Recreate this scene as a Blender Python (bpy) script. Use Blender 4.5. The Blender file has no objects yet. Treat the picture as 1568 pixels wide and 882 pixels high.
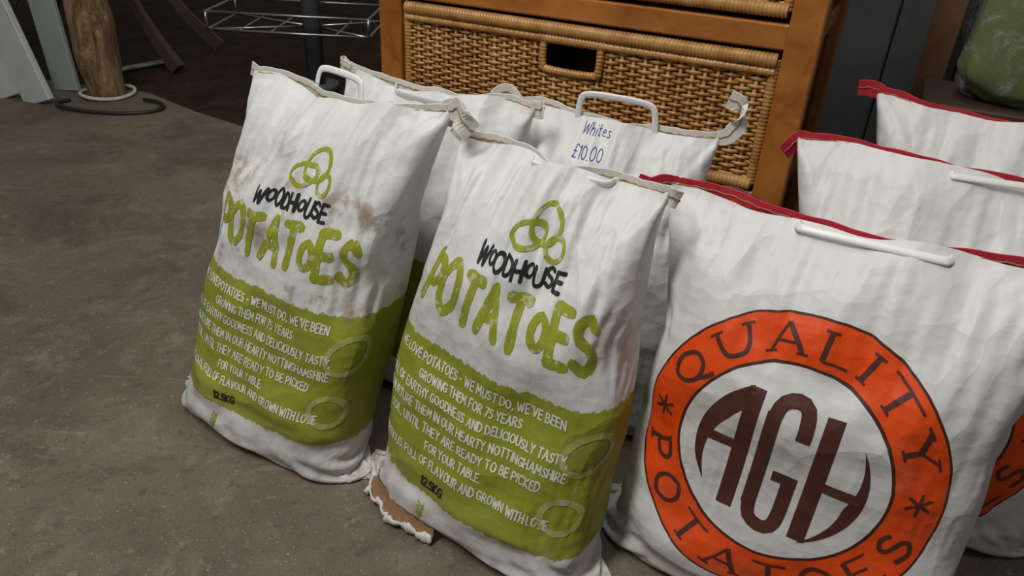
import bpy, math, random
import numpy as np
from mathutils import Vector, Matrix
random.seed(4)
D=bpy.data; COL=bpy.context.scene.collection
# ---------------------------------------------------------------- helpers
def link(o,parent=None):
    COL.objects.link(o)
    if parent: o.parent=parent
    return o
def empty(name,loc=(0,0,0),rz=0):
    o=D.objects.new(name,None); o.location=loc; o.rotation_euler=(0,0,rz); o.empty_display_size=.05
    return link(o)
def mesh_obj(name,V,F,mat=None,parent=None,smooth=True,uv=None):
    m=D.meshes.new(name); m.from_pydata([tuple(map(float,v)) for v in V],[],[tuple(map(int,f)) for f in F]); 
    m.polygons.foreach_set('use_smooth',[smooth]*len(m.polygons)); m.update()
    o=D.objects.new(name,m)
    if mat: m.materials.append(mat)
    return link(o,parent)
class Acc:
    def __init__(s): s.V=[];s.F=[];s.n=0
    def add(s,V,F):
        s.V.extend([tuple(v) for v in V]); s.F.extend([tuple(i+s.n for i in f) for f in F]); s.n+=len(V)
    def box(s,x0,x1,y0,y1,z0,z1,b=.003):
        V=[];F=[]
        xs=(x0,x1);ys=(y0,y1);zs=(z0,z1);idx={}
        for i in (0,1):
            for j in (0,1):
                for k in (0,1):
                    sx=b*(1-2*i);sy=b*(1-2*j);sz=b*(1-2*k)
                    idx[i,j,k,0]=len(V);V.append((xs[i],ys[j]+sy,zs[k]+sz))
                    idx[i,j,k,1]=len(V);V.append((xs[i]+sx,ys[j],zs[k]+sz))
                    idx[i,j,k,2]=len(V);V.append((xs[i]+sx,ys[j]+sy,zs[k]))
        q=[(0,0),(1,0),(1,1),(0,1)]
        for i in (0,1):
            F.append([idx[i,a,c,0] for a,c in q]); F.append([idx[a,i,c,1] for a,c in q]); F.append([idx[a,c,i,2] for a,c in q])
        for i in (0,1):
            for j in (0,1):
                F.append([idx[i,j,0,0],idx[i,j,1,0],idx[i,j,1,1],idx[i,j,0,1]])
                F.append([idx[i,0,j,0],idx[i,1,j,0],idx[i,1,j,2],idx[i,0,j,2]])
                F.append([idx[0,i,j,1],idx[1,i,j,1],idx[1,i,j,2],idx[0,i,j,2]])
                for k in (0,1): F.append([idx[i,j,k,0],idx[i,j,k,1],idx[i,j,k,2]])
        s.add(V,F)
    def tube(s,P,r,sides=6,caps=True,flat=None,up=(0,0,1)):
        P=np.asarray(P,float); n=len(P)
        r=np.full(n,r) if np.isscalar(r) else np.asarray(r)
        T=np.gradient(P,axis=0); T/=np.linalg.norm(T,axis=1)[:,None]+1e-12
        U=np.array(up,float); V=[]
        for i in range(n):
            a=U-T[i]*U.dot(T[i])
            if np.linalg.norm(a)<1e-3: a=np.cross(T[i],(1,.2,.1))
            a/=np.linalg.norm(a); U=a; b=np.cross(T[i],a)
            for k in range(sides):
                th=2*math.pi*(k+.5)/sides
                fa,fb=(1,1) if flat is None else flat
                V.append(P[i]+r[i]*(math.cos(th)*a*fa+math.sin(th)*b*fb))
        F=[]
        for i in range(n-1):
            for k in range(sides):
                k2=(k+1)%sides
                F.append((i*sides+k,i*sides+k2,(i+1)*sides+k2,(i+1)*sides+k))
        if caps: F.append(tuple(range(sides-1,-1,-1))); F.append(tuple((n-1)*sides+k for k in range(sides)))
        s.add(V,F)
    def obj(s,name,mat,parent=None,smooth=True):
        return mesh_obj(name,s.V,s.F,mat,parent,smooth)
def smooth_line(P,n=8,closed=False):
    P=np.asarray(P,float); m=len(P); out=[]
    rng=m if closed else m-1
    for i in range(rng):
        if closed: p0,p1,p2,p3=P[(i-1)%m],P[i],P[(i+1)%m],P[(i+2)%m]
        else: p0,p1,p2,p3=P[max(i-1,0)],P[i],P[i+1],P[min(i+2,m-1)]
        for k in range(n):
            t=k/n; out.append(.5*((2*p1)+(-p0+p2)*t+(2*p0-5*p1+4*p2-p3)*t*t+(-p0+3*p1-3*p2+p3)*t**3))
    out.append(P[0] if closed else P[-1]); return np.array(out)
# ---------------------------------------------------------------- materials
class NT:
    def __init__(s,name):
        s.m=D.materials.new(name); s.m.use_nodes=True; s.t=s.m.node_tree; s.N=s.t.nodes; s.L=s.t.links
        s.b=s.N['Principled BSDF']
    def noise(s,vec,scale,detail=4,rough=.55,dist=0,out='Fac'):
        x=s.N.new('ShaderNodeTexNoise'); x.inputs['Scale'].default_value=scale;x.inputs['Detail'].default_value=detail
        x.inputs['Roughness'].default_value=rough;x.inputs['Distortion'].default_value=dist
        if vec: s.L.new(vec,x.inputs['Vector'])
        return x.outputs[out]
    def voro(s,vec,scale,dist=.0,feature='F1'):
        nz=s.noise(vec,scale*.8,2,.5,0,'Color')
        a=s.N.new('ShaderNodeVectorMath'); a.operation='SCALE'; s.L.new(nz,a.inputs[0]); a.inputs['Scale'].default_value=dist/scale
        b=s.N.new('ShaderNodeVectorMath'); b.operation='ADD'; s.L.new(vec,b.inputs[0]); s.L.new(a.outputs[0],b.inputs[1])
        x=s.N.new('ShaderNodeTexVoronoi'); x.feature=feature; x.inputs['Scale'].default_value=scale; s.L.new(b.outputs[0],x.inputs['Vector']); return x.outputs['Distance']
    def mapping(s,vec,loc=(0,0,0),scale=(1,1,1),rot=(0,0,0)):
        mp=s.N.new('ShaderNodeMapping'); mp.inputs['Location'].default_value=loc; mp.inputs['Scale'].default_value=scale; mp.inputs['Rotation'].default_value=rot; s.L.new(vec,mp.inputs[0]); return mp.outputs[0]
    def ramp(s,fac,stops):
        x=s.N.new('ShaderNodeValToRGB'); e=x.color_ramp.elements
        while len(e)<len(stops): e.new(.5)
        for i,(p,c) in enumerate(stops):
            e[i].position=p; e[i].color=(*c,1) if not np.isscalar(c) else (c,c,c,1)
        s.L.new(fac,x.inputs[0]); return x.outputs[0]
    def mix(s,f,a,b,mode='MIX'):
        x=s.N.new('ShaderNodeMix'); x.data_type='RGBA'; x.blend_type=mode
        for k,v in ((0,f),(6,a),(7,b)):
            if isinstance(v,bpy.types.NodeSocket): s.L.new(v,x.inputs[k])
            elif k==0: x.inputs[0].default_value=v
            else: x.inputs[k].default_value=(*v,1)
        return x.outputs[2]
    def math(s,op,a,b=0,c=0,clamp=False):
        x=s.N.new('ShaderNodeMath'); x.operation=op; x.use_clamp=clamp
        for k,v in enumerate((a,b,c)):
            if isinstance(v,bpy.types.NodeSocket): s.L.new(v,x.inputs[k])
            else: x.inputs[k].default_value=v
        return x.outputs[0]
    def step(s,x,lo,hi):
        m=s.N.new('ShaderNodeMapRange'); m.interpolation_type='SMOOTHSTEP'
        s.L.new(x,m.inputs[0]); m.inputs[1].default_value=lo;m.inputs[2].default_value=hi
        return m.outputs[0]
    def bump(s,h,strength,dist,prev=None):
        x=s.N.new('ShaderNodeBump'); x.inputs['Strength'].default_value=strength;x.inputs['Distance'].default_value=dist
        s.L.new(h,x.inputs['Height'])
        if prev: s.L.new(prev,x.inputs['Normal'])
        return x.outputs[0]
    def out(s,col=None,rough=.5,normal=None,spec=.5,metal=0):
        if isinstance(col,bpy.types.NodeSocket): s.L.new(col,s.b.inputs['Base Color'])
        elif col: s.b.inputs['Base Color'].default_value=(*col,1)
        if isinstance(rough,bpy.types.NodeSocket): s.L.new(rough,s.b.inputs['Roughness'])
        else: s.b.inputs['Roughness'].default_value=rough
        s.b.inputs['Specular IOR Level'].default_value=spec; s.b.inputs['Metallic'].default_value=metal
        if normal: s.L.new(normal,s.b.inputs['Normal'])
        return s.m
def texco(nt,kind='Object'):
    return nt.N.new('ShaderNodeTexCoord').outputs[kind]
def simple(name,col,rough=.5,scale=40,var=.25,bump=.2,bd=.001,metal=0,spec=.5):
    nt=NT(name); v=texco(nt); f=nt.noise(v,scale,5)
    c=nt.mix(f,tuple(x*(1-var) for x in col),tuple(min(1,x*(1+var)) for x in col))
    return nt.out(c,rough,nt.bump(f,bump,bd),spec,metal)
def paper_bump(nt,uv,seed):
    v=nt.mapping(uv,(seed*3.1,seed*1.7,0))
    b=nt.bump(nt.voro(v,7,1.0),.42,.032)
    b=nt.bump(nt.voro(nt.mapping(v,rot=(0,0,.5),scale=(1.5,.8,1)),16,.8),.36,.012,b)
    b=nt.bump(nt.voro(nt.mapping(v,rot=(0,0,-.7),scale=(1,1.6,1)),34,.7),.22,.005,b)
    sx=nt.N.new('ShaderNodeSeparateXYZ'); nt.L.new(uv,sx.inputs[0])
    top=nt.step(sx.outputs[1],.34,.54)
    st=nt.math('MULTIPLY',nt.noise(nt.mapping(v,scale=(1,.3,1)),22,2,.5,.8),top)
    b=nt.bump(st,.28,.010,b)
    b=nt.bump(nt.noise(v,60,3,.6,.5),.22,.0015,b)
    b=nt.bump(nt.noise(v,160,3,.6),.18,.0006,b)
    return b,v
def paper_mat(name,kind,seed,dirt=0.):
    nt=NT(name); uv=texco(nt,'UV'); bmp,v=paper_bump(nt,uv,seed)
    sx=nt.N.new('ShaderNodeSeparateXYZ'); nt.L.new(uv,sx.inputs[0]); x,y=sx.outputs[0],sx.outputs[1]
    base=nt.mix(nt.noise(v,16,4),(.62,.62,.605),(.72,.72,.705))
    if kind=='wood':
        rag=nt.math('MULTIPLY',nt.math('SUBTRACT',nt.noise(v,75,6,.75),.5),.024)
        yy=nt.math('ADD',y,rag)
        m=nt.math('MULTIPLY',nt.step(yy,.0515,.0525),nt.math('SUBTRACT',1,nt.step(yy,.2645,.2655)))
        spk=nt.step(nt.noise(v,300,2),.68,.73); m=nt.math('MULTIPLY',m,nt.math('SUBTRACT',1,nt.math('MULTIPLY',spk,.5)))
        g=nt.mix(nt.noise(v,20,4,.65),(.235,.265,.020),(.335,.365,.042))
        base=nt.mix(m,base,g)
    if kind=='agh':
        cy=nt.math('SUBTRACT',y,.228)
        r=nt.math('SQRT',nt.math('ADD',nt.math('MULTIPLY',x,x),nt.math('MULTIPLY',cy,cy)))
        r=nt.math('ADD',r,nt.math('MULTIPLY',nt.math('SUBTRACT',nt.noise(v,20,2),.5),.003))
        dark=nt.math('MULTIPLY',nt.step(r,.1235,.1242),nt.math('SUBTRACT',1,nt.step(r,.1838,.1845)))
        org=nt.math('MULTIPLY',nt.step(r,.1275,.1282),nt.math('SUBTRACT',1,nt.step(r,.1808,.1815)))
        base=nt.mix(dark,base,(.065,.02,.015))
        base=nt.mix(org,base,(.78,.075,.006))
    dn=nt.noise(v,14,6,.65)
    lo=.72-.20*dirt
    dm=nt.step(dn,lo,lo+.14)
    if dirt>.3:
        band=nt.math('MULTIPLY',nt.step(y,.18,.26),nt.math('SUBTRACT',1,nt.step(y,.42,.52)))
        dm=nt.math('MULTIPLY',dm,band)
    base=nt.mix(nt.math('MULTIPLY',dm,.66*max(dirt,.25)),base,(.24,.15,.08))
    gr=nt.math('MULTIPLY',nt.math('SUBTRACT',1,nt.step(y,-.02,.12)),nt.math('MULTIPLY',nt.step(nt.noise(v,26,5),.3,.7),.6))
    base=nt.mix(gr,base,(.26,.20,.15))
    sm=nt.math('MULTIPLY',nt.step(nt.noise(v,7,6,.7),.56,.75),.28); base=nt.mix(sm,base,(.38,.33,.27))
    return nt.out(base,.48,bmp,.35)
def ink_mat(name,col,seed,wear=.0,rough=.5):
    nt=NT(name); uv=texco(nt,'UV'); bmp,v=paper_bump(nt,uv,seed)
    f=nt.noise(v,60,4); c=nt.mix(f,tuple(a*.85 for a in col),tuple(min(a*1.15,1) for a in col))
    if wear: 
        w=nt.step(nt.noise(v,55,6,.7),.66-wear*.1,.68-wear*.1); c=nt.mix(nt.math('MULTIPLY',w,.45),c,(.66,.66,.6))
    return nt.out(c,rough,bmp,.35)
# ---------------------------------------------------------------- sack simulation
def fnoise(shape,cells,rng):
    R,C=shape; cr,cc=cells
    g=rng.standard_normal((cr+3,cc))
    yi=np.linspace(0,cr,R); xi=np.linspace(0,cc,C,endpoint=False)
    y0=yi.astype(int); fy=yi-y0; fy=fy*fy*(3-2*fy); x0=xi.astype(int); fx=xi-x0; fx=fx*fx*(3-2*fx)
    a=g[y0][:,x0%cc]; b=g[y0][:,(x0+1)%cc]; c=g[y0+1][:,x0%cc]; d=g[y0+1][:,(x0+1)%cc]
    fy=fy[:,None]; fx=fx[None]
    return (a*(1-fx)+b*fx)*(1-fy)+(c*(1-fx)+d*fx)*fy
def se_perim(a,b,n,m=240):
    th=np.linspace(0,2*np.pi,m+1); c,s=np.cos(th),np.sin(th)
    return a*np.sign(c)*np.abs(c)**(2/n), b*np.sign(s)*np.abs(s)**(2/n)
def simulate(W,H,b0,seed,iters=240,C=144,lump=.004,topwedge=.20,nexp=3.1):
    rng=np.random.default_rng(seed)
    du=2*W/C; Ltot=b0+H; R=int(round(Ltot/du))+1; dv=Ltot/(R-1)
    X=np.zeros((R,C,3))
    s=-W+np.arange(C)*du
    tt=-b0+np.arange(R)*dv
    rc=.045
    for i,t in enumerate(tt):
        if t<=rc*.57:
            q=t+b0; L1=b0-rc
            if q<L1: b=max(q,.002); z=0.
            else:
                ph=min((q-L1)/rc,math.pi/2); b=L1+rc*math.sin(ph); z=rc*(1-math.cos(ph))
        else:
            b=b0; z=rc+(t-rc*.57)
        ztop=H+rc*.43
        if z>ztop-topwedge:
            k=(z-(ztop-topwedge))/topwedge; b=b*max(1-k**1.6,0)+.002
        n=2.05+(nexp-2.05)*min(1,b/b0)
        lo,hi=.01,W/2+.02
        for _ in range(22):
            a=(lo+hi)/2; x,y=se_perim(a,b,n); p=np.hypot(np.diff(x),np.diff(y)).sum()
            if p<2*W: lo=a
            else: hi=a
        cum=np.concatenate([[0],np.cumsum(np.hypot(np.diff(x),np.diff(y)))]); cum*=2*W/cum[-1]
        q=(s+cum[180])%(2*W)
        X[i,:,0]=np.interp(q,cum,x); X[i,:,1]=np.interp(q,cum,y); X[i,:,2]=z
    T=X.copy()
    nrm=np.zeros_like(T); nrm[...,0]=T[...,0]*.35; nrm[...,1]=T[...,1]
    nrm/=np.linalg.norm(nrm,axis=2)[...,None]+1e-6
    body=np.clip((T[...,2])/.05,0,1)*np.clip((H+.02-T[...,2])/.16,0,1)
    l=fnoise((R,C),(8,12),rng)*lump+fnoise((R,C),(14,20),rng)*lump*.5
    T+=nrm*(body*l)[...,None]
    wob=.009*np.sin(T[-1,:,0]/W*8+seed)+.003*np.sin(T[-1,:,0]/W*21+seed*2)
    for k in range(18): T[R-1-k,:,1]+=wob*(1-k/18)
    X=T.copy(); X+=rng.standard_normal(X.shape)*.0008
    up=np.clip((tt-.25*H)/(.6*H),0,1)[:,None]
    X+=nrm*((fnoise((R,C),(16,24),rng)*.005*(.3+up)+fnoise((R,C),(30,44),rng)*.003))[...,None]
    j=np.arange(C)
    def hedge(par,k=1): 
        A=j[(j//k)%2==par]; return A,(A+k)%C
    dd=math.hypot(du,dv)
    def fix(A,B,rest,kc,ks):
        d=B-A; L=np.sqrt((d*d).sum(-1,keepdims=True))+1e-9
        c=.5*np.where(L>rest,ks,kc)*(1-rest/L)*d
        return A+c,B-c
    kk=(.05*(1-.75*up[:,0]))
    for it in range(iters):
        w=np.repeat(kk[:,None,None]*(1-.6*it/iters),3,2); w[-1,0,:]=(.6,.6,.0); w[-2,0,:]=(.4,.4,0); w[-3,0]=(.3,.3,0); w[-34:-3,0,2]=0
        X+=w*(T-X)
        X[-12:,:,2]+=.00003
        for rep in range(3):
            for par in (0,1):
                a,b_=hedge(par); X[:,a],X[:,b_]=fix(X[:,a],X[:,b_],du,.7,1)
                I=np.arange(par,R-1,2); X[I],X[I+1]=fix(X[I],X[I+1],dv,.7,1)
                Xi,Xj=X[I],np.roll(X[I+1],-1,1); Xi,Xj=fix(Xi,Xj,dd,.3,.6); X[I]=Xi; X[I+1]=np.roll(Xj,1,1)
                Xi,Xj=X[I],np.roll(X[I+1],1,1); Xi,Xj=fix(Xi,Xj,dd,.3,.6); X[I]=Xi; X[I+1]=np.roll(Xj,-1,1)
            for par in (0,1):
                a,b_=hedge(par,2); X[:,a],X[:,b_]=fix(X[:,a],X[:,b_],2*du,.12,0)
                I=np.arange(R-2); I=I[(I//2)%2==par]; X[I],X[I+2]=fix(X[I],X[I+2],2*dv,.12,0)
        X[...,2]=np.maximum(X[...,2],.0015)
    def up_c(X):
        m=(-np.roll(X,1,1)+9*X+9*np.roll(X,-1,1)-np.roll(X,-2,1))/16
        o=np.empty((X.shape[0],X.shape[1]*2,3)); o[:,::2]=X;o[:,1::2]=m; return o
    def up_r(X):
        P=np.concatenate([2*X[:1]-X[1:2],X,2*X[-1:]-X[-2:-1]]); m=(-P[:-3]+9*P[1:-2]+9*P[2:-1]-P[3:])/16
        o=np.empty((2*X.shape[0]-1,X.shape[1],3)); o[::2]=X;o[1::2]=m; return o
    G=up_r(up_c(X)); G[...,2]=np.maximum(G[...,2],.001)
    return dict(G=G,W=W,b0=b0,du=du/2,dv=dv/2,R=G.shape[0],C=G.shape[1])
class Sack:
    def __init__(s,name,sim,pos,yaw,lean,side=0,mat=None,shift=0.,tp=.1,zs=1.,seed=1,fold=.006,rot=0.,tsh=0.,droop=0.,slump=0.):
        s.sim=sim; s.shift=shift; rg=np.random.default_rng(seed); s.rot=math.radians(rot); s.tsh=tsh
        G=sim['G'].copy(); R,C=sim['R'],sim['C']
        z=G[...,2].copy(); zt=z.max()
        u=np.clip((z-.38*zt)/(.62*zt),0,1); sm=u*u*(3-2*u)
        xn=G[...,0]/np.abs(G[...,0]).max()
        G[...,0]*=1-tp*sm
        ymid=G[...,1].copy()
        G[...,1]*=1+.9*tp*sm
        nf=fnoise((R,C),(3,36),rg)+.6*fnoise((R,C),(5,80),rg)
        edge=1-np.clip((u-.88)/.12,0,1)
        G[...,1]+=np.tanh(ymid/.02)*fold*.8*nf*sm*edge
        G[...,1]+=fold*np.sin(G[...,0]*42+seed*2.1)*sm**3+.35*fold*np.sin(G[...,0]*95+seed)*sm**3
        G[...,2]+=fold/.006*(.006*np.sin(G[...,0]*17+seed*1.7)+.0015*np.sin(G[...,0]*60+seed))*sm**4
        # loose corners droop, shoulders buckle below the mouth
        G[...,2]-=droop*np.clip(-xn,0,1)**3*sm**2
        if slump:
            ridge=np.exp(-((u-.62-.10*np.sin(xn*4+seed))/.07)**2)
            G[...,1]-=np.tanh(ymid/.02)*slump*ridge*(.45+.55*np.sin(xn*5+seed*1.3))
            G[...,1]+=np.tanh(ymid/.02)*slump*.5*np.exp(-((u-.42-.08*np.sin(xn*3+seed*2))/.05)**2)*np.cos(xn*6+seed)
        low=np.clip(1-z/(.30*zt),0,1)
        G[...,1]+=np.tanh(ymid/.02)*.0045*fnoise((R,C),(30,10),rg)*low*np.clip(z/.02,0,1)
        G[...,2]=np.maximum(G[...,2]*zs,.001); z=G[...,2].copy()
        G[...,1]+=lean*z; G[...,0]+=side*z
        c,n=math.cos(yaw),math.sin(yaw)
        x=G[...,0]*c-G[...,1]*n+pos[0]; y=G[...,0]*n+G[...,1]*c+pos[1]
        G=np.stack([x,y,G[...,2]],-1)
        s.e=np.array((c,n,0)); s.nb=np.array((-n,c,0))
        G=np.concatenate([G,G[:,:1]],1); s.G=G
        gu=np.empty_like(G); Gc=G[:,:-1]; gu[:,:-1]=np.roll(Gc,-1,1)-np.roll(Gc,1,1); gu[:,-1]=gu[:,0]
        gv=np.gradient(G,axis=0); N=np.cross(gu,gv); N/=np.linalg.norm(N,axis=2)[...,None]+1e-12; s.N=N
        V=Gc.reshape(-1,3)
        I,J=np.meshgrid(np.arange(R-1),np.arange(C),indexing='ij'); I=I.ravel();J=J.ravel(); J2=(J+1)%C
        F=np.stack([I*C+J,I*C+J2,(I+1)*C+J2,(I+1)*C+J],1)
        us=lambda j:-sim['W']+j*sim['du']-shift; vt=lambda i:-sim['b0']+i*sim['dv']-tsh
        UV=np.stack([us(J),vt(I),us(J+1),vt(I),us(J+1),vt(I+1),us(J),vt(I+1)],1).reshape(-1,2)
        cr,sr=math.cos(s.rot),math.sin(s.rot); X_,Y_=UV[:,0],UV[:,1]-.2
        UV=np.stack([X_*cr-Y_*sr,X_*sr+Y_*cr+.2],1)   # surface -> print
        s.root=empty(name,(pos[0],pos[1],0))
        m=D.meshes.new('sack_body'); m.from_pydata(V.tolist(),[],F.tolist()); l=m.uv_layers.new(name='UVMap'); l.data.foreach_set('uv',UV.astype(np.float32).ravel())
        m.polygons.foreach_set('use_smooth',[True]*len(m.polygons)); m.materials.append(mat); m.update()
        o=D.objects.new('sack_body',m); s.adopt(link(o))
    def adopt(s,o):
        o.parent=s.root; o.matrix_parent_inverse=Matrix.Translation(-s.root.location); return o
    def at(s,x,t,off=0.):
        x=np.asarray(x,float); t=np.asarray(t,float)-.2
        cr,sr=math.cos(s.rot),math.sin(s.rot); x,t=x*cr+t*sr+s.shift,-x*sr+t*cr+.2+s.tsh
        fj=(x+s.sim['W'])/s.sim['du']; fi=(t+s.sim['b0'])/s.sim['dv']
        fj=np.clip(fj,0,s.sim['C']-1e-3); fi=np.clip(fi,0,s.sim['R']-1.001)
        i=fi.astype(int);j=fj.astype(int);u=(fj-j)[...,None];v=(fi-i)[...,None]
        def bl(A): return (A[i,j]*(1-u)+A[i,j+1]*u)*(1-v)+(A[i+1,j]*(1-u)+A[i+1,j+1]*u)*v
        return bl(s.G)+bl(s.N)*np.asarray(off)[...,None]
    def decal(s,name,dec,mat,off=.0007):
        P=np.array(dec.V); 
        W3=s.at(P[:,0],P[:,1],off+P[:,2])
        o=mesh_obj(name,W3,dec.F,mat,None,True)
        l=o.data.uv_layers.new(name='UVMap'); li=np.zeros(len(o.data.loops),dtype=np.int32); o.data.loops.foreach_get('vertex_index',li)
        l.data.foreach_set('uv',P[li][:,:2].astype(np.float32).ravel()); return s.adopt(o)
# ---------------------------------------------------------------- stroke lettering
G_={}
def g(ch,w,*st): G_[ch]=(w,st)
S='s'
g('A',.66,[(0,0),(.33,1),(.66,0)],[(.13,.36),(.53,.36)])
g('B',.52,[(0,0),(0,1)],[S,(0,1),(.38,.95),(.44,.75),(.3,.56),(0,.52)],[S,(0,.52),(.4,.5),(.52,.27),(.4,.04),(0,0)])
g('C',.58,[S,(.58,.82),(.36,1),(.1,.84),(0,.5),(.1,.16),(.36,0),(.58,.16)])
g('D',.6,[(0,0),(0,1)],[S,(0,1),(.34,.94),(.58,.68),(.58,.32),(.34,.05),(0,0)])
g('E',.46,[(.46,1),(0,1),(0,0),(.46,0)],[(0,.52),(.4,.52)])
g('F',.46,[(.46,1),(0,1),(0,0)],[(0,.52),(.38,.52)])
g('G',.62,[S,(.58,.82),(.36,1),(.1,.84),(0,.5),(.1,.16),(.36,0),(.6,.14)],[(.6,.14),(.6,.44),(.36,.44)])
g('H',.56,[(0,0),(0,1)],[(.56,0),(.56,1)],[(0,.5),(.56,.5)])
g('I',.05,[(.025,0),(.025,1)])
g('K',.54,[(0,0),(0,1)],[(.5,1),(0,.46),(.54,0)])
g('L',.42,[(0,1),(0,0),(.42,0)])
g('M',.72,[(0,0),(.06,1),(.36,.35),(.66,1),(.72,0)])
g('N',.58,[(0,0),(0,1),(.58,0),(.58,1)])
g('O',.66,[S,'c',(.33,1),(.07,.8),(0,.5),(.07,.2),(.33,0),(.59,.2),(.66,.5),(.59,.8)])
g('P',.5,[(0,0),(0,1)],[S,(0,1),(.38,.96),(.5,.74),(.38,.5),(0,.44)])
g('Q',.7,[S,'c',(.33,1),(.07,.8),(0,.5),(.07,.2),(.33,0),(.59,.2),(.66,.5),(.59,.8)],[S,(.3,.04),(.5,-.14),(.74,-.22)])
g('R',.54,[(0,0),(0,1)],[S,(0,1),(.38,.96),(.48,.74),(.36,.52),(0,.46)],[(.24,.48),(.54,0)])
g('S',.5,[S,(.48,.84),(.28,1),(.06,.86),(.08,.62),(.4,.42),(.48,.2),(.28,0),(0,.14)])
g('T',.56,[(0,1),(.56,1)],[(.28,1),(.28,0)])
g('U',.58,[S,(0,1),(.01,.4),(.1,.08),(.29,0),(.48,.08),(.57,.4),(.58,1)])
g('V',.6,[(0,1),(.3,0),(.6,1)])
g('W',.84,[(0,1),(.2,0),(.42,.8),(.62,0),(.84,1)])
g('Y',.58,[(0,1),(.29,.5),(.58,1)],[(.29,.5),(.29,0)])
g('-',.3,[(0,.45),(.3,.45)]); g('.',.05,[(0,0),(.05,.02)]); g(',',.08,[(.06,.06),(0,-.14)]); g("'",.05,[(.03,1),(0,.8)])
g('0',.5,[S,'c',(.25,1),(.04,.8),(0,.5),(.04,.2),(.25,0),(.46,.2),(.5,.5),(.46,.8)])
g('1',.2,[(0,.82),(.16,1),(.16,0)]); g('2',.46,[S,(.02,.78),(.2,1),(.43,.78),(.3,.4),(0,.02)],[(0,.0),(.46,.0)])
g('5',.46,[(.44,1),(.06,1),(.03,.58)],[S,(.03,.58),(.3,.62),(.46,.34),(.3,.02),(0,.06)]); g('7',.46,[(0,1),(.46,1),(.14,0)])
g('£',.5,[S,(.5,.84),(.34,1),(.18,.8),(.2,.3),(.02,.02)],[(.02,.02),(.5,.02)],[(.02,.48),(.4,.48)])
g('h',.42,[S,(0,1),(0,.5),(0,0)],[S,(0,.35),(.2,.6),(.36,.45),(.42,0)]); g('i',.06,[(.03,.55),(.03,0)],[(.03,.8),(.04,.84)])
g('t',.3,[(.12,.9),(.12,.05),(.26,0)],[(0,.6),(.28,.6)]); g('e',.4,[S,(.02,.3),(.36,.36),(.22,.58),(.02,.34),(.12,.04),(.4,.08)]); g('s',.36,[S,(.34,.5),(.1,.52),(.14,.3),(.34,.18),(.16,0),(0,.06)])
class Dec:
    def __init__(s): s.V=[];s.F=[];s.k=0
    def stroke(s,P,w,closed=False,seg=None,wob=0.,caps=True):
        P=np.asarray(P,float); seg=seg or max(.0022,w*.45)
        d=np.concatenate([[0],np.cumsum(np.hypot(*np.diff(P,axis=0).T))]); L=d[-1]
        if L<1e-6: return
        n=max(3,int(L/seg)+1)
        q=np.linspace(0,L,n); Q=np.stack([np.interp(q,d,P[:,0]),np.interp(q,d,P[:,1])],1)
        T=np.gradient(Q,axis=0); 
        if closed: T[0]=T[-1]=Q[1]-Q[-2]
        T/=np.hypot(*T.T)[:,None]+1e-12
        hw=np.full(n,w/2)
        if wob: hw*=1+wob*np.array([random.uniform(-1,1) for _ in range(n)])
        if caps and not closed:
            Q=np.concatenate([[Q[0]-T[0]*w*.42],Q,[Q[-1]+T[-1]*w*.42]]);T=np.concatenate([T[:1],T,T[-1:]]);hw=np.concatenate([[hw[0]*.55],hw,[hw[-1]*.55]]);n+=2
        Nn=np.stack([-T[:,1],T[:,0]],1); m=max(1,int(round(w/.004)))
        b=len(s.V); s.k+=1; z=(s.k%7)*.00004
        for i in range(n):
            for k in range(m+1):
                p=Q[i]+Nn[i]*hw[i]*(1-2*k/m)*-1; s.V.append((p[0],p[1],z))
        for i in range(n-1):
            for k in range(m): 
                a=b+i*(m+1)+k; s.F.append((a,a+m+1,a+m+2,a+1))
    def glyph(s,ch,fn,w,wob=0.):
        for st in G_[ch][1]:
            st=list(st); sm=cl=False
            if st[0]==S: sm=True; st=st[1:]
            if st[0]=='c': cl=True; st=st[1:]
            P=smooth_line(st,6,cl) if sm else np.array(st,float)
            if sm: s.stroke([fn(*p) for p in P],w,cl,wob=wob)
            else:
                for a,b in zip(P[:-1],P[1:]):
                    q=[a+(b-a)*k/6 for k in range(7)]; s.stroke([fn(*p) for p in q],w,wob=wob)
    def text(s,txt,cx,y,h,width,w,jit=.03,slant=0.,sizes=None,wob=0.,gap=.2):
        tot=0; adv=[]
        for i,ch in enumerate(txt):
            k=sizes.get(i,1) if sizes else 1
            a=.34 if ch==' ' else G_[ch][0]*k+gap
            adv.append(a); tot+=a
        tot-=gap; sx=width/tot; x=cx-width/2
        for i,ch in enumerate(txt):
            if ch!=' ':
                k=sizes.get(i,1) if sizes else 1
                dy=random.uniform(-jit,jit)*h; r=random.uniform(-jit,jit)*1.2; sc=1+random.uniform(-jit,jit)
                yo=0 if k==1 else h*.2
                def fn(u,v,x=x,dy=dy,r=r,sc=sc*k,yo=yo):
                    X=u*sx*k; Y=v*h*sc; return (x+X*math.cos(r)-Y*math.sin(r)+slant*Y, y+dy+yo+X*math.sin(r)+Y*math.cos(r))
                s.glyph(ch,fn,w*(1 if k==1 else .85),wob)
            x+=adv[i]*sx
    def poly_fill(s,outer,inner):
        b=len(s.V); n=len(outer); m=4
        for o,i in zip(outer,inner):
            for k in range(m+1): f=k/m; s.V.append((o[0]*(1-f)+i[0]*f,o[1]*(1-f)+i[1]*f,0))
        for i in range(n-1):
            for k in range(m): a=b+i*(m+1)+k; s.F.append((a,a+1,a+m+2,a+m+1))
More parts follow.
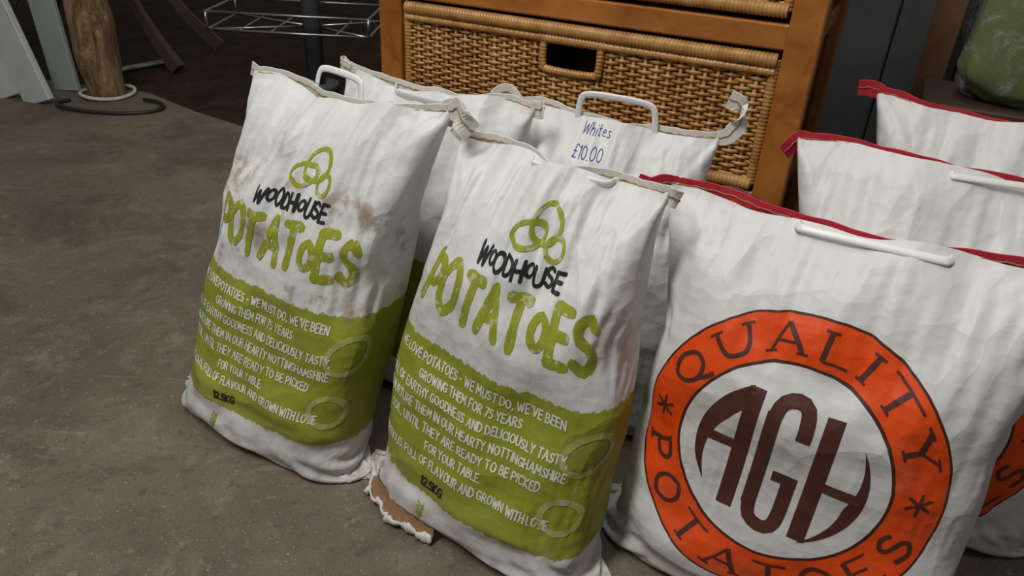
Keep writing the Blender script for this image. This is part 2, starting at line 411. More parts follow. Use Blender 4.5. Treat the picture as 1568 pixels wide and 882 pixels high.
def print_wood(sk,seed,dirt):
    green=ink_mat('green_ink',(.295,.33,.028),seed,1.0); black=ink_mat('black_ink',(.02,.02,.022),seed); white=ink_mat('white_ink',(.75,.76,.66),seed); pale=ink_mat('pale_green_ink',(.38,.42,.12),seed,1)
    d=Dec(); d.text('POTATOES',.018,.313,.061,.300,.0132,.05,sizes={5:.62},wob=.10,gap=.2); 
    def ell(cx,cy,a,b,r,w):
        P=[]
        for k in range(41):
            t=2*math.pi*k/40; x=a*math.cos(t);y=b*math.sin(t)*(1+.12*math.cos(t)); P.append((cx+x*math.cos(r)-y*math.sin(r),cy+x*math.sin(r)+y*math.cos(r)))
        d.stroke(P,w,True,wob=.08)
    ell(.024,.441,.027,.0150,.15,.0066); ell(.048,.456,.021,.024,.9,.0066); ell(.074,.434,.015,.013,-.3,.0058)
    sk.decal('print_title',d,green)
    d=Dec(); d.text('WOODHOUSE',.026,.390,.0215,.148,.0050,.08,sizes={1:.68,5:.68},gap=.16); 
    d.text('12.5KG',-.02,.064,.0125,.040,.0030,.03)
    d.text('WOODHOUSE',.03,-.008,.009,.07,.002,.05)
    sk.decal('print_name',d,black)
    d=Dec()
    for i,(t,w) in enumerate((("WE LOVE POTATOES - WE MUST DO, WE'VE BEEN",.285),("GROWING THEM FOR 75 YEARS",.168),("FULL OF EARTHY GOODNESS AND DELICIOUSLY TASTY,",.312),("WE NURTURE THEM IN OUR HEARTY NOTTINGHAMSHIRE",.318),("SOIL, UNTIL THEY ARE READY TO BE PICKED",.262),("FOR YOUR TABLE.",.096),("NUTRITIOUS, FULL OF FLAVOUR AND GROWN WITH LOVE.",.318))):
        d.text(t,.002,.236-i*.0242,.0132,w,.0023,.05,gap=.24)
    sk.decal('print_slogan',d,white)
    d=Dec()
    for cx,cy,a,b,r in ((.182,.205,.034,.026,.6),(.172,.112,.028,.024,.1)):
        P=[(cx+a*math.cos(t)*math.cos(r)-b*math.sin(t)*math.sin(r),cy+a*math.cos(t)*math.sin(r)+b*math.sin(t)*math.cos(r)) for t in np.linspace(0,2*math.pi,40)]
        d.stroke(P,.009,True,wob=.1)
    sk.decal('print_potato_outlines',d,pale)
    d=Dec(); x0,y0=-.030,.006
    d.stroke([(x0,y0),(x0+.003,y0+.03)],.0014)
    for k in range(4):
        for sg in (-1,1): d.stroke([(x0+k*.0008,y0+.008+k*.006),(x0+sg*.005,y0+.014+k*.006)],.0028)
    sk.decal('print_wheat',d,green)
def print_agh(sk,seed):
    ink=ink_mat('brown_ink',(.085,.028,.022),seed); cy=.228
    d=Dec()
    def ring_text(txt,a0,a1,rb,h,w,bottom=False):
        wd=[G_[c][0]+.42 for c in txt]; tot=sum(wd)-.42; a=0
        for c,wg in zip(txt,wd):
            def fn(u,v,a=a):
                th=a0+(a1-a0)*(a+u)/tot
                r=rb-v*h if bottom else rb+v*h
                return (r*math.cos(th),cy+r*math.sin(th))
            for st in G_[c][1]:
                st=list(st); sm=cl=False
                if st[0]==S: sm=True; st=st[1:]
                if st[0]=='c': cl=True; st=st[1:]
                if sm: d.stroke([fn(*p) for p in smooth_line(st,8,cl)],w*.85,cl,caps=False)
                else:
                    P=[np.array(p) for p in st]
                    for k,(p,q) in enumerate(zip(P[:-1],P[1:])):
                        thin=(abs(p[1]-q[1])<.05) or (c in 'AUVY' and (q[0]-p[0])*(q[1]-p[1])>0)
                        d.stroke([fn(*(p+(q-p)*i/6)) for i in range(7)],w*(.5 if thin else 1),caps=False)
                    for e in (P[0],P[-1]):
                        if abs(e[1])<.02 or abs(e[1]-1)<.02: d.stroke([fn(e[0]+x,e[1]) for x in (-.12,-.04,.04,.12)],w*.45,caps=False)
            if c=='U':
                for e in (0,.58): d.stroke([fn(e+x,1) for x in (-.12,-.04,.04,.12)],w*.45,caps=False)
            a+=wg
    r=math.radians
    ring_text('QUALITY',r(158),r(22),.1385,.033,.0062)
    ring_text('POTATOES',r(194),r(346),.1715,.033,.0062,True)
    for th in (r(176),r(4)):
        cx,c2=.155*math.cos(th),cy+.155*math.sin(th)
        for k in range(3):
            q=k*math.pi/3+.5; d.stroke([(cx-.014*math.cos(q),c2-.014*math.sin(q)),(cx,c2),(cx+.014*math.cos(q),c2+.014*math.sin(q))],.0034)
    Rm=.102
    def arc(r0,r1,a0,a1,n=26,tap=None):
        O=[];I=[]
        for k in range(n):
            f=k/(n-1); th=r(a0+(a1-a0)*f); k2=1 if tap is None else tap(f)
            O.append((r0*math.cos(th),cy+r0*math.sin(th))); ri=r0-(r0-r1)*k2; I.append((ri*math.cos(th),cy+ri*math.sin(th)))
        d.poly_fill(O,I)
    def bar(x0,x1,y0,y1,n=20):
        if abs(x1-x0)<abs(y1-y0):
            d.poly_fill([(x0,cy+y0+(y1-y0)*k/n) for k in range(n+1)],[(x1,cy+y0+(y1-y0)*k/n) for k in range(n+1)])
        else: d.poly_fill([(x0+(x1-x0)*k/n,cy+y0) for k in range(n+1)],[(x0+(x1-x0)*k/n,cy+y1) for k in range(n+1)])
    arc(Rm,Rm-.024,120,218,tap=lambda f:max(0,min(1,(1-f)*1.5))**.8)
    bar(-.056,-.036,-.083,.087); bar(-.098,-.056,-.002,.011)
    arc(Rm,Rm-.022,34,-62,tap=lambda f:max(0,min(1,f*1.5,(1-f)*1.5))**.9)
    bar(.036,.056,-.087,.083); bar(.056,.098,-.011,.002)
    gw=.0175
    bar(-.0275,-.0275+gw,-.068,.068)
    P=smooth_line([(-.0187,.060),(-.014,.081),(.002,.089),(.015,.083),(.0187,.062),(.0187,.044)],6); d.stroke([(a,cy+b) for a,b in P],gw*.95,caps=False)
    P=smooth_line([(-.0187,-.060),(-.014,-.081),(.002,-.089),(.015,-.083),(.0187,-.062),(.0187,-.016)],6); d.stroke([(a,cy+b) for a,b in P],gw*.95,caps=False)
    bar(-.002,.0275,-.024,-.010)
    sk.decal('print_logo',d,ink)
# ---------------------------------------------------------------- seam tape, thread, handle
def tape(sk,tmat,thmat,le,re,h=.016,th=.0010,el=1.25,er=1.25):
    W=sk.sim['W']; C=sk.sim['C']
    s=np.linspace(-W/2+.006,W/2-.006,70)
    row=sk.sim['R']-1
    f=(s+W)/sk.sim['du']; j=f.astype(int); A=sk.G[row,j]
    sb=np.where(s>=0,W-s,-W-s); jb=((sb+W)/sk.sim['du']).astype(int)%C
    M=(A+sk.G[row,jb])/2
    k=np.ones(5)/5
    Mp=np.concatenate([np.repeat(M[:1],2,0),M,np.repeat(M[-1:],2,0)]); M=np.stack([np.convolve(Mp[:,i],k,'valid') for i in range(3)],1)
    e,nb,up=sk.e,sk.nb,np.array((0,0,1.))
    L=[M[0]+e*a+nb*b+up*c for a,b,c in le][::-1]; Rr=[M[-1]+e*a+nb*b+up*c for a,b,c in re]
    P=np.array(L+list(M)+Rr)
    n0,n1=len(L),len(Rr)
    if n0: P=np.concatenate([smooth_line(P[:n0+3],5)[:-1],P[n0+2:]]); 
    if n1: m=len(P); P=np.concatenate([P[:m-n1-3],smooth_line(P[m-n1-3:],5)])
    T=np.gradient(P,axis=0); T/=np.linalg.norm(T,axis=1)[:,None]
    V=[];F=[];n=len(P); Nl=[]
    for i in range(n):
        u=up-T[i]*up.dot(T[i]); 
        if np.linalg.norm(u)<.35: u=u+nb*-.4; u-=T[i]*u.dot(T[i])
        u/=np.linalg.norm(u); nn=np.cross(T[i],u); Nl.append((u,nn))
        fl_=max(0,1-i/(n0*5+4)); fr_=max(0,1-(n-1-i)/(n1*5+4))
        hh_=h*(1+(el-1)*min(1,fl_*2)+(er-1)*min(1,fr_*2))
        wv=.0005*math.sin(i*.9)
        for a,b in ((-hh_*.66,th*1.6),(hh_*.0,th*1.1),(hh_*.42,th*.9),(hh_*.46,0),(hh_*.42,-th*.9),(0,-th*1.1),(-hh_*.66,-th*1.6)):
            V.append(P[i]+u*(a+wv)+nn*b)
    K=7
    for i in range(n-1):
        for k_ in range(K): F.append((i*K+k_,i*K+(k_+1)%K,(i+1)*K+(k_+1)%K,(i+1)*K+k_))
    F.append(tuple(range(K))); F.append(tuple((n-1)*K+q for q in range(K)))
    sk.adopt(mesh_obj('seam_tape',V,F,tmat,None,False))
    a=Acc()
    for sg in (1,-1):
        Q=[P[i]+Nl[i][1]*(sg*(th*1.5+.0004))+Nl[i][0]*(.0009*math.sin(i*1.9)-.0015) for i in range(n)]
        a.tube(Q,.0009,5)
    sk.adopt(a.obj('stitch_thread',thmat)); sk.seam=M
def handle(sk,mat,s0,s1,d,h,w=.0068,inset=.004,back=0):
    M=sk.seam; n=len(M); i0=int((s0+.5)*(n-1)); i1=int((s1+.5)*(n-1))
    e,nb,up=sk.e,sk.nb,np.array((0,0,1.))
    o=-nb*.005*(1-2*back)-up*inset
    d=e*d[0]+nb*d[1]+up*d[2]; d/=np.linalg.norm(d)
    A=M[i0]+o;B=M[i1]+o; t=(B-A)/np.linalg.norm(B-A)
    P=smooth_line([A-up*.010+t*-.004,A,A+d*h*.75+t*.004,A+d*h+t*.016,(A+B)/2+d*h*1.05,B+d*h-t*.016,B+d*h*.75-t*.004,B,B-up*.010+t*.004],6)
    a=Acc(); nn=np.cross(t,d); a.tube(P,w,8,flat=(.24,.8) ,up=nn)
    sk.adopt(a.obj('carry_handle',mat))
# ---------------------------------------------------------------- build sacks
plastic=simple('white_plastic',(.80,.80,.80),.35,60,.03,.02)
beige=simple('cream_crepe_tape',(.68,.66,.61),.7,120,.10,.5,.002); thread=simple('tan_thread',(.34,.21,.10),.8,300,.3,.3)
redt=simple('red_crepe_tape',(.46,.012,.03),.65,150,.3,.6,.002); rthread=simple('brown_thread',(.36,.18,.09),.8,300,.3,.3)
simA=simulate(.45,.545,.086,3); simB=simulate(.45,.52,.086,11); simC=simulate(.54,.510,.105,23,C=168); simD=simulate(.54,.515,.105,31,C=168,iters=160)
b1=Sack('potato_sack',simA,(-.397,.975),math.radians(-31),.27,.14,paper_mat('sack_paper_a','wood',1,1.),-.016,tp=.20,seed=3,fold=.006,rot=1.2,slump=.008); print_wood(b1,1,1)
b2=Sack('potato_sack',simB,(-.028,.795),math.radians(-32.5),.25,.015,paper_mat('sack_paper_b','wood',2,.15),-.016,tp=.32,seed=5,fold=.006,rot=3.2,slump=.007); print_wood(b2,2,0)
b3=Sack('potato_sack',simA,(-.20,1.18),math.radians(-30),.12,.05,paper_mat('sack_paper_c','wood',3,.1),0,tp=.14,zs=.95,seed=7,slump=.008)
b4=Sack('potato_sack',simB,(.115,1.10),math.radians(-22),.10,.02,paper_mat('sack_paper_d','plain',4,.1),0,tp=.26,zs=.97,seed=9,fold=.005,slump=.009)
a1=Sack('large_potato_sack',simC,(.364,.728),math.radians(-30),.17,.02,paper_mat('sack_paper_e','agh',5,.0),-.010,tp=.07,seed=11,fold=.0034,droop=.012,zs=.985,slump=.006); print_agh(a1,5)
a2=Sack('large_potato_sack',simD,(.60,.91),math.radians(-24),.17,.02,paper_mat('sack_paper_f','agh',6,.0),0,tp=.06,seed=13,fold=.005,tsh=-.05,slump=.007); print_agh(a2,6)
a3=Sack('large_potato_sack',simD,(.79,1.10),math.radians(-22),.14,.02,paper_mat('sack_paper_g','agh',7,.0),0,tp=.06,zs=1.04,seed=15,fold=.005,tsh=-.05,slump=.007)
tape(b1,beige,thread,[(-.012,0,.004)],[(.012,-.006,.004),(.026,-.014,.012),(.038,-.020,-.002),(.050,-.012,-.016)],er=1.7)
tape(b2,beige,thread,[(-.010,-.004,.014),(-.008,-.002,.032),(-.026,-.006,.034),(-.036,-.010,.008)],[(.010,0,-.004),(.016,.006,-.008)],el=1.6)
tape(b3,beige,thread,[(-.01,0,.004),(-.004,-.014,.006),(.02,-.018,.0)],[(.015,0,0),(.03,-.02,.01)],er=1.5)
tape(b4,beige,thread,[(-.015,0,.012),(-.028,-.006,.016),(-.04,-.012,.004)],[(.015,0,.006),(.028,0,.03),(.024,-.004,.055),(.008,-.008,.062)],el=1.6,er=1.5)
tape(a1,redt,rthread,[(-.012,-.01,.002),(-.028,-.022,-.002),(-.042,-.03,.002)],[(.02,0,0)],h=.016,el=1.3)
tape(a2,redt,rthread,[(-.012,0,-.008),(-.024,-.01,-.024)],[(.02,0,0)],h=.018,el=1.4)
tape(a3,redt,rthread,[(-.02,0,.006),(-.04,-.006,.004)],[(.02,0,0)],h=.018,el=1.3)
handle(b1,plastic,-.22,.07,(0,.25,1),.034,back=1)
handle(b2,plastic,-.10,.28,(0,-1,-.2),.014)
handle(b3,plastic,-.2,.12,(0,-1,-.6),.012)
handle(b4,plastic,-.16,.22,(0,-.1,1),.042)
handle(a1,plastic,-.16,.19,(0,-1,.1),.018)
handle(a2,plastic,-.08,.30,(0,-1,.1),.015)
handle(a3,plastic,.0,.36,(0,-1,.1),.015)
blue=ink_mat('blue_pen',(.02,.03,.25),4)
d=Dec(); d.text('Whites',-.020,.492,.020,.060,.0014,.03); d.text('£10.00',-.024,.455,.020,.060,.0016,.03); b4.decal('handwritten_price',d,blue)
# torn kraft lining at the foot of the centre sack
kraft=simple('brown_kraft_lining',(.27,.14,.062),.8,60,.35,.6,.003); white_p=simple('torn_white_paper',(.66,.65,.63),.6,40,.08,.4,.002)
rg=np.random.default_rng(3); V=[];F=[];n=60; xs=np.linspace(-.20,-.0,n); out_e=[]
for i,x in enumerate(xs):
    fade=math.sin(math.pi*min(1,max(0,(i+1)/(n+1))))**.6
    P0=b2.at(x,.006+.003*math.sin(i*1.1),.0012); nrm_=b2.at(x,.03,1.)-b2.at(x,.03,0.); nrm_[2]=0; nrm_/=np.linalg.norm(nrm_)
    wd=(.012+.004*math.sin(i*.37)+.0015*rg.standard_normal())*fade+.003
    P1=P0+nrm_*wd*.5; P1[2]=.013+.003*math.sin(i*.8); P2=P0+nrm_*wd; P2[2]=.010+.003*abs(math.sin(i*.5))
    V+= [P0,P1,P2]; out_e.append(P2)
for i in range(n-1):
    for k in (0,1): a_=i*3+k; F.append((a_,a_+1,a_+4,a_+3))
o=mesh_obj('torn_lining',V,F,kraft); b2.adopt(o)
a=Acc(); a.tube(out_e,[.0046+.0018*math.sin(i*.7)+.0008*math.sin(i*2.3) for i in range(n)],7,flat=(1.4,.6)); b2.adopt(a.obj('torn_hem',white_p))
# ---------------------------------------------------------------- cabinet
wood=NT('varnished_pine'); v=texco(wood)
gn=wood.noise(wood.mapping(v,scale=(1,8,1)),9,5,.6,1.2); c=wood.ramp(gn,[(.3,(.25,.076,.012)),(.5,(.37,.130,.021)),(.7,(.45,.175,.038))])
woodm=wood.out(c,.3,wood.bump(gn,.1,.001),.5)
wk=NT('wicker_cane'); v=texco(wk); f=wk.noise(v,22,5,.7); f2=wk.noise(v,3,3)
c=wk.ramp(f,[(.3,(.26,.11,.030)),(.5,(.44,.225,.066)),(.72,(.60,.36,.135))]); c=wk.mix(wk.math('MULTIPLY',wk.step(f2,.45,.75),.4),c,(.25,.115,.035))
wickm=wk.out(c,.33,None,.5)
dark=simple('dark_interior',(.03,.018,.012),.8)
rc=math.atan2(-.43,.9); cab=empty('wicker_drawer_cabinet',(-.298,1.567,0),rc)
CW=.838; CD=.42; CH=1.02
a=Acc()
for x in (0,CW-.052):
    for y in (0,CD-.045): a.box(x,x+.052,y,y+.045,0,CH)
for z0,z1 in ((.055,.09),(.335,.368),(.612,.652),(.90,.94)): a.box(.05,CW-.05,.004,.035,z0,z1)
a.box(-.015,CW+.015,-.015,CD+.01,CH,CH+.025)
for z0 in (.335,.612): a.box(.01,.035,.04,CD-.04,z0,z0+.035); a.box(CW-.035,CW-.01,.04,CD-.04,z0,z0+.035)
a.box(CW/2-.02,CW/2+.02,.004,.035,.652,.90)
o=a.obj('frame',woodm,cab,False)
a=Acc(); a.box(.02,.032,.03,CD-.03,.03,CH); a.box(CW-.032,CW-.02,.03,CD-.03,.03,CH); a.box(.02,CW-.02,CD-.02,CD-.01,.05,CH); a.obj('side_panels',simple('shade_dark_panel',(.07,.025,.010),.5),cab,False)  # panel wood coloured dark to stand in for the cabinet side's shade
def weave(name,x0,x1,z0,z1,hole=None):
    a=Acc(); pit=.0215; dz=.0068; y0=.016
    rows=int((z1-z0-.05)/dz); zz0=z0+.022
    for r_ in range(rows):
        z=zz0+r_*dz; segs=[(x0+.012,x1-.012)]
        if hole and hole[2]-.012<z<hole[3]+.012: segs=[(x0+.012,hole[0]-.008),(hole[1]+.008,x1-.012)]
        for p,q in segs:
            n=int((q-p)/.0052); xs=np.linspace(p,q,n)
            ys=y0-.0044*np.cos(math.pi*xs/pit+r_*math.pi); zs=z+.0007*np.sin(xs*31+r_*1.3)+.0004*np.sin(xs*90+r_*2.7)
            a.tube(np.stack([xs,ys,zs],1),.0036,5,flat=(1,.75))
    for x in np.arange(math.ceil((x0+.01)/pit)*pit,x1-.01,pit):
        zs=[(z0+.01,z1-.02)]
        if hole and hole[0]-.006<x<hole[1]+.006: zs=[(z0+.01,hole[2]),(hole[3],z1-.02)]
        for p,q in zs: a.tube([(x,y0,p),(x,y0,(p+q)/2),(x,y0,q)],.0040,6)
    def wrap(P,r,pitch=.0066):
        P=np.asarray(P,float); d=np.concatenate([[0],np.cumsum(np.linalg.norm(np.diff(P,axis=0),axis=1))]); n=int(d[-1]/(pitch/5)); q=np.linspace(0,d[-1],n)
        Q=np.stack([np.interp(q,d,P[:,i]) for i in range(3)],1); ph=(q/pitch)%1; a.tube(Q,r*(.82+.2*np.sqrt(np.clip(1-(2*ph-1)**2,0,1))),10)
    wrap([(x0+.004,y0-.004,z1-.012),(x1-.004,y0-.004,z1-.012)],.0125); 
    wrap([(x0+.004,y0-.006,z1-.030),(x1-.004,y0-.006,z1-.030)],.007,.011)
    wrap([(x0+.004,y0-.004,z0+.011),(x1-.004,y0-.004,z0+.011)],.0115)
    wrap([(x0+.006,y0,z0+.01),(x0+.006,y0,z1-.01)],.009); wrap([(x1-.006,y0,z0+.01),(x1-.006,y0,z1-.01)],.009)
    if hole:
        h0,h1,k0,k1=hole; c=.012
        wrap(smooth_line([(h0,y0-.004,k1),(h0,y0-.005,k0+c),(h0+c,y0-.005,k0),(h1-c,y0-.005,k0),(h1,y0-.005,k0+c),(h1,y0-.004,k1)],6),.0075)
        wrap([(h0-.01,y0-.005,k1+.004),(h1+.01,y0-.005,k1+.004)],.009)
    return a.obj(name,wickm,cab)
weave('drawer_wide_upper',.055,CW-.055,.370,.606,(CW/2-.056,CW/2+.056,.520,.572))
weave('drawer_wide_lower',.055,CW-.055,.095,.330,(CW/2-.056,CW/2+.056,.25,.295))
weave('drawer_small_left',.055,CW/2-.022,.660,.885,(CW/4-.03,CW/4+.05,.79,.84))
weave('drawer_small_right',CW/2+.022,CW-.055,.660,.885,(CW*.75-.05,CW*.75+.03,.79,.84))
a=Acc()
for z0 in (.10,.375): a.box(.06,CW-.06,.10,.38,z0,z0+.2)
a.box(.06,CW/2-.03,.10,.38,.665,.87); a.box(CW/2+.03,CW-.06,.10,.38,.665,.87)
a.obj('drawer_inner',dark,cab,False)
a=Acc(); a.tube(smooth_line([(.40,.085,.50),(.43,.08,.525),(.46,.085,.51),(.45,.085,.47)],5),.012,8); a.obj('drawer_contents',simple('dark_red_cloth',(.10,.012,.012),.8),cab)
# ---------------------------------------------------------------- floor / ground / wall
fl=NT('worn_concrete'); v=texco(fl)
big=fl.noise(v,1.3,6,.62,.6); med=fl.noise(v,7,8,.74,.8); fine=fl.noise(v,170,4,.7); 
c=fl.ramp(big,[(.32,(.100,.080,.058)),(.5,(.150,.121,.088)),(.68,(.205,.170,.126))])
c=fl.mix(fl.math('MULTIPLY',fl.step(med,.48,.72),.5),c,(.27,.228,.172))
c=fl.mix(fl.math('MULTIPLY',fl.math('SUBTRACT',1,fl.step(fl.noise(v,3.2,7,.7,.5),.36,.50)),.45),c,(.062,.048,.036))
c=fl.mix(fl.math('MULTIPLY',fl.step(fl.noise(v,34,6,.78),.57,.66),.32),c,(.36,.31,.235))
c=fl.mix(fl.math('MULTIPLY',fl.math('SUBTRACT',1,fl.step(fl.noise(v,40,6,.75),.36,.44)),.4),c,(.045,.036,.026))
scr=fl.step(fl.noise(fl.mapping(v,rot=(0,0,.6),scale=(1,9,1)),5,4,.6,.3),.63,.68); c=fl.mix(fl.math('MULTIPLY',scr,.14),c,(.38,.34,.27))
spk=fl.step(fl.noise(v,240,2,.5),.66,.72); c=fl.mix(fl.math('MULTIPLY',spk,.6),c,(.48,.42,.32))
spk=fl.step(fl.noise(v,220,3,.5),.40,.32); c=fl.mix(fl.math('MULTIPLY',spk,.4),c,(.04,.03,.02))
bm_=fl.bump(fine,.3,.002); bm_=fl.bump(med,.22,.005,bm_)
flm=fl.out(c,fl.ramp(med,[(.3,.48),(.7,.68)]),bm_,.4)
gd=NT('dirt_ground'); v=texco(gd); n1=gd.noise(v,6,8,.75); n2=gd.noise(v,60,6,.7)
c=gd.ramp(n1,[(.3,(.018,.011,.007)),(.6,(.060,.038,.025)),(.8,(.11,.08,.055))]); c=gd.mix(gd.step(n2,.60,.72),c,(.17,.125,.085))
gdm=gd.out(c,.9,gd.bump(n2,.8,.012,gd.bump(n1,.6,.03)),.2)
slab=[(-4,-1.5),(3.0,-1.5),(3.0,3.0),(.2,1.95),(-.3,2.02),(-.65,2.26),(-.80,2.40),(-1.009,2.54),(-1.2,2.66),(-1.46,2.86),(-1.9,2.95),(-4,4.0)]
V=[(x,y,0) for x,y in slab]+[(x,y,-.03) for x,y in slab]; n=len(slab)
F=[tuple(range(n))]+[(i,(i+1)%n,n+(i+1)%n,n+i)[::-1] for i in range(n)]
mesh_obj('floor',V,F,flm,None,False)
V=[];F=[];nx,ny=70,70
rng=np.random.default_rng(5); hh=fnoise((ny,nx),(20,20),rng)*.006+fnoise((ny,nx),(40,40),rng)*.004
for i in range(ny):
    for k in range(nx): V.append((-5+9*k/(nx-1),-1.5+8.5*i/(ny-1),-.022+min(.012,max(-.012,hh[i,k]))))
for i in range(ny-1):
    for k in range(nx-1): F.append((i*nx+k,i*nx+k+1,(i+1)*nx+k+1,(i+1)*nx+k))
mesh_obj('ground',V,F,gdm)
wl=NT('grey_painted_boards'); v=texco(wl); f=wl.noise(v,5,5,.6); c=wl.ramp(f,[(.3,(.14,.155,.165)),(.7,(.24,.255,.265))]); wlm=wl.out(c,.7,wl.bump(f,.2,.003))
a=Acc(); 
for k in range(16): a.box(k*.151-.02,k*.151+.127,0,.02,0,2.4)
a.box(-.02,2.4,.021,.04,0,2.4,.001)
w_=a.obj('wall_back',wlm,None,False); w_.location=(.62,1.98,0); w_.rotation_euler=(0,0,rc)
brown=simple('rough_brown_timber',(.20,.10,.05),.75,18,.5,.5,.004); dkt=simple('dark_timber',(.055,.03,.02),.6,18,.4,.4,.003)
a=Acc(); a.box(0,.06,0,.05,0,1.6); u_=a.obj('timber_upright',brown,None,False); u_.location=(.90,1.755,0); u_.rotation_euler=(0,0,rc)
be=empty('dark_wooden_bench',(.80,1.50,0),rc); a=Acc(); a.box(0,.95,0,.24,.445,.475); a.box(0,.95,0,.03,.385,.445)
for x in (.0,.90):
    for y in (0,.19): a.box(x,x+.05,y,y+.05,0,.445)
a.obj('bench_frame',dkt,be,False)
gb=empty('green_fabric_bag',(1.085,1.495,.475),rc)
def cushion(a,w,d_,h,seed,nu=64,nv=40,p=.38,amp=.035):
    rng=np.random.default_rng(seed); N=fnoise((nv,nu),(5,8),rng)+.5*fnoise((nv,nu),(10,18),rng); V=[];F=[]
    q=lambda x,e:math.copysign(abs(x)**e,x)
    for i in range(nv):
        ph=-math.pi/2+math.pi*i/(nv-1)
        for k in range(nu):
            th=2*math.pi*k/nu; c,s_=math.cos(th),math.sin(th); cp,sp=math.cos(ph),math.sin(ph)
            r_=1+amp*N[i,k]
            V.append((w/2*q(c,p)*q(cp,p)*r_,d_/2*q(s_,p)*q(cp,p)*r_,max(0,h/2+h/2*q(sp,p)*r_)))
    for i in range(nv-1):
        for k in range(nu): F.append((i*nu+k,i*nu+(k+1)%nu,(i+1)*nu+(k+1)%nu,(i+1)*nu+k))
    a.add(V,F)
gf=NT('green_woven_fabric'); v=texco(gf); wv=gf.N.new('ShaderNodeTexWave'); wv.inputs['Scale'].default_value=120; wv.inputs['Distortion'].default_value=1; gf.L.new(v,wv.inputs[0])
c=gf.mix(wv.outputs['Fac'],(.085,.11,.030),(.16,.19,.06)); gfm=gf.out(c,.8,gf.bump(wv.outputs['Fac'],.3,.002))
a=Acc(); cushion(a,.42,.19,.34,2); a.obj('fabric_body',gfm,gb)
pf=NT('clear_plastic_film'); v=texco(pf); f=pf.noise(v,14,5,.7,1.5); pfm=pf.out((.8,.82,.85),.10,pf.bump(f,1,.03),.8)
pf.L.new(pf.ramp(f,[(.52,.03),(.75,.3)]),pf.b.inputs['Alpha'])
a=Acc(); cushion(a,.47,.22,.37,7,amp=.05); a.obj('film_wrap',pfm,gb)
# ---------------------------------------------------------------- left clutter
lg=NT('weathered_log'); v=texco(lg); f=lg.noise(lg.mapping(v,scale=(1,1,.3)),26,6,.75,1.5); c=lg.ramp(f,[(.3,(.07,.035,.015)),(.48,(.30,.18,.08)),(.65,(.50,.35,.19))]); lgm=lg.out(c,.8,lg.bump(f,1,.02))
rng=np.random.default_rng(8); V=[];F=[];K=28;R_=60; N=fnoise((R_,K),(14,6),rng)
for i in range(R_):
    z=i/(R_-1)*1.9
    for k in range(K):
        th=2*math.pi*k/K; r_=.070*(1+.13*N[i,k])*(1.08 if i<2 else 1); V.append((r_*math.cos(th)-.03*z,r_*math.sin(th),z))
for i in range(R_-1):
    for k in range(K): F.append((i*K+k,i*K+(k+1)%K,(i+1)*K+(k+1)%K,(i+1)*K+k))
F.append(tuple(range(R_*K-K,R_*K)))
o=mesh_obj('timber_post',V,F,lgm); o.location=(-1.583,2.80,0)
wb=simple('chipped_white_paint',(.58,.60,.60),.6,12,.2,.3,.002); gb2=simple('pale_green_paint',(.40,.46,.44),.6,9,.15,.3,.002)
def plank(name,base,top,w,t,mat,rz):
    a=Acc(); L=(Vector(top)-Vector(base)).length; a.box(-w/2,w/2,-t/2,t/2,0,L); o=a.obj(name,mat,None,False)
    zax=(Vector(top)-Vector(base)).normalized(); xax=Vector((math.cos(rz),math.sin(rz),0)); yax=zax.cross(xax).normalized(); xax=yax.cross(zax)
    o.matrix_world=Matrix.Translation(base)@Matrix((xax,yax,zax)).transposed().to_4x4(); return o
plank('leaning_board',(-1.765,2.66,.0),(-2.17,2.84,1.3),.13,.025,wb,-.3)
plank('leaning_board',(-1.905,2.70,.0),(-2.37,2.91,1.3),.15,.025,wb,-.2)
plank('leaning_board',(-1.755,2.83,.0),(-1.88,2.93,1.5),.12,.02,gb2,-.3)
def ring(name,c,rx,ry,r,mat,ph=0,z=.006,wob=.0,a1=2*math.pi):
    a=Acc(); P=[(c[0]+rx*math.cos(t)*(1+wob*math.sin(3*t)),c[1]+ry*math.sin(t)*(1+wob*math.cos(2*t)),z+.003*math.sin(2*t)) for t in np.linspace(ph,ph+a1,60)]
    a.tube(P,r,8); return a.obj(name,mat)
ring('white_rope',(-1.583,2.80),.094,.094,.007,simple('rope_white',(.6,.58,.52),.7),z=.011)
ring('black_cable',(-1.50,2.65),.19,.09,.007,simple('black_rubber',(.02,.02,.02),.5),z=.009,ph=math.pi*.85,a1=math.pi*1.5)
cw=simple('dark_brown_wood',(.085,.048,.033),.5,25,.3,.3,.002); ch=empty('wooden_chair',(-1.92,3.46,0),0); a=Acc()
for sx,sy in ((1,-1),(1,1),(-1,-1),(-1,1)):
    P=smooth_line([(sx*.16,sy*.14,.45),(sx*.23,sy*.16,.30),(sx*.32,sy*.19,.14),(sx*.43,sy*.24,.0)],8); a.tube(P,[.024+.010*abs(1-2*i/(len(P)-1)) for i in range(len(P))],4,flat=(1.2,.8))
a.box(-.2,.2,-.2,.2,.45,.48)
for sx in (-1,1): a.box(sx*.18-.02,sx*.18+.02,.17,.20,.48,.95)
for z in (.62,.76,.9): a.box(-.18,.18,.175,.195,z,z+.05)
a.obj('chair_frame',cw,ch,False)
steel=simple('brushed_steel',(.55,.56,.57),.3,80,.1,.05,metal=1); gp=simple('grey_painted_steel',(.10,.11,.115),.45,20,.2,.1)
a=Acc(); a.tube([(-1.80,3.08,-.008),(-1.72,3.19,-.008),(-1.60,3.36,-.008)],.014,12); a.obj('steel_pipe',steel)
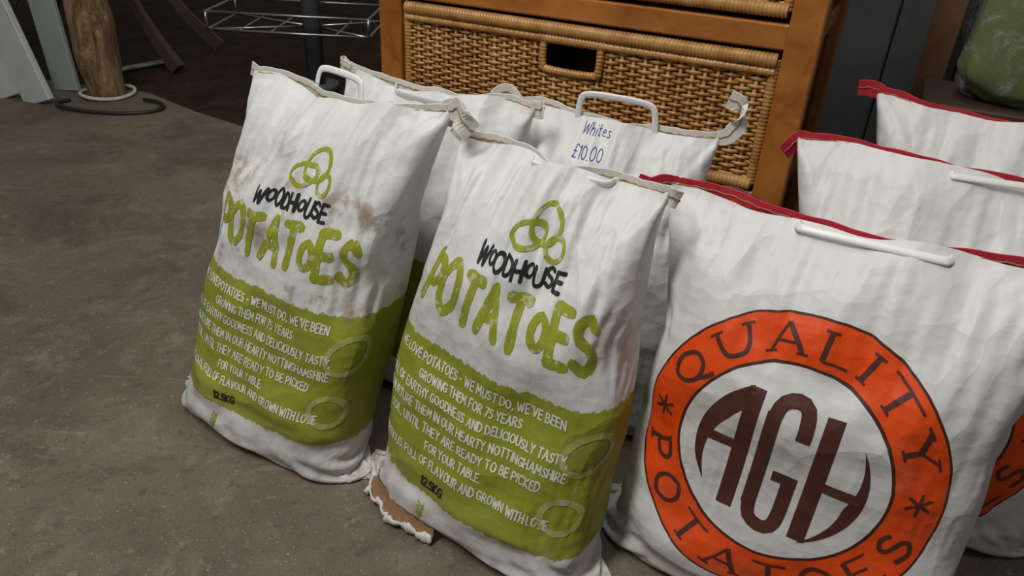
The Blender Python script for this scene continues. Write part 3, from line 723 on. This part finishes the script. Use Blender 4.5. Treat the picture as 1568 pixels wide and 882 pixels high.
# wire display stand: pole, straight arms and an open rectangular wire shelf
st=empty('wire_display_stand',(-.86,3.1,0)); a=Acc(); a.tube([(0,0,0),(0,0,.7),(0,0,1.5)],.038,20); a.obj('pole',gp,st)
a=Acc()
cs=[(-.36,-.16),(.26,-.16),(.26,.16),(-.36,.16)]
for z in (.235,.30):
    for i in range(4):
        p,q=cs[i],cs[(i+1)%4]; a.tube([(p[0],p[1],z),((p[0]+q[0])/2,(p[1]+q[1])/2,z),(q[0],q[1],z)],.005,6)
for p in cs: a.tube([(p[0],p[1],.23),(p[0],p[1],.27),(p[0],p[1],.305)],.005,6); a.tube([(0,0,.235),(p[0]/2,p[1]/2,.235),(p[0],p[1],.235)],.005,6)
for x in (-.24,-.12,.13): a.tube([(x,-.16,.235),(x,0,.235),(x,.16,.235)],.004,6)
a.obj('wire_shelf',steel,st)
a=Acc(); a.tube([(0,0,-.02),(0,0,.0),(0,0,.008)],.09,24); a.obj('foot_plate',gp,st)
# ---------------------------------------------------------------- light
def area(name,loc,target,size,power,col=(1,1,1),sy=None):
    l=D.lights.new(name,'AREA'); l.energy=power; l.color=col; l.size=size
    if sy: l.shape='RECTANGLE'; l.size_y=sy
    o=D.objects.new(name,l); o.location=loc; o.rotation_euler=(Vector(target)-Vector(loc)).to_track_quat('-Z','Y').to_euler(); link(o)
area('ceiling_strip_light',(-.8,.15,2.5),(0,.9,.2),.3,41,(1,.975,.935),1.2)
area('rear_fill_light',(.3,1.4,2.8),(.2,1.2,0),.4,14,(1,.975,.935),1.4)  # added fill lamp above the rear, no real fitting
wd=D.worlds.new('world'); bpy.context.scene.world=wd; wd.use_nodes=True; wd.node_tree.nodes['Background'].inputs[0].default_value=(1,.98,.95,1); wd.node_tree.nodes['Background'].inputs[1].default_value=.12
try: bpy.context.scene.view_settings.view_transform='Standard'
except Exception: pass
# ---------------------------------------------------------------- camera
cd=D.cameras.new('camera'); cam=D.objects.new('camera',cd); link(cam); bpy.context.scene.camera=cam
cd.sensor_width=36; cd.lens=36*1141/1568; cd.clip_start=.02
p=math.radians(30); r=math.radians(3.1)
M=Matrix.Rotation(math.pi/2-p,4,'X')@Matrix.Rotation(r,4,'Z')
cam.matrix_world=Matrix.Translation((0,0,.86))@M
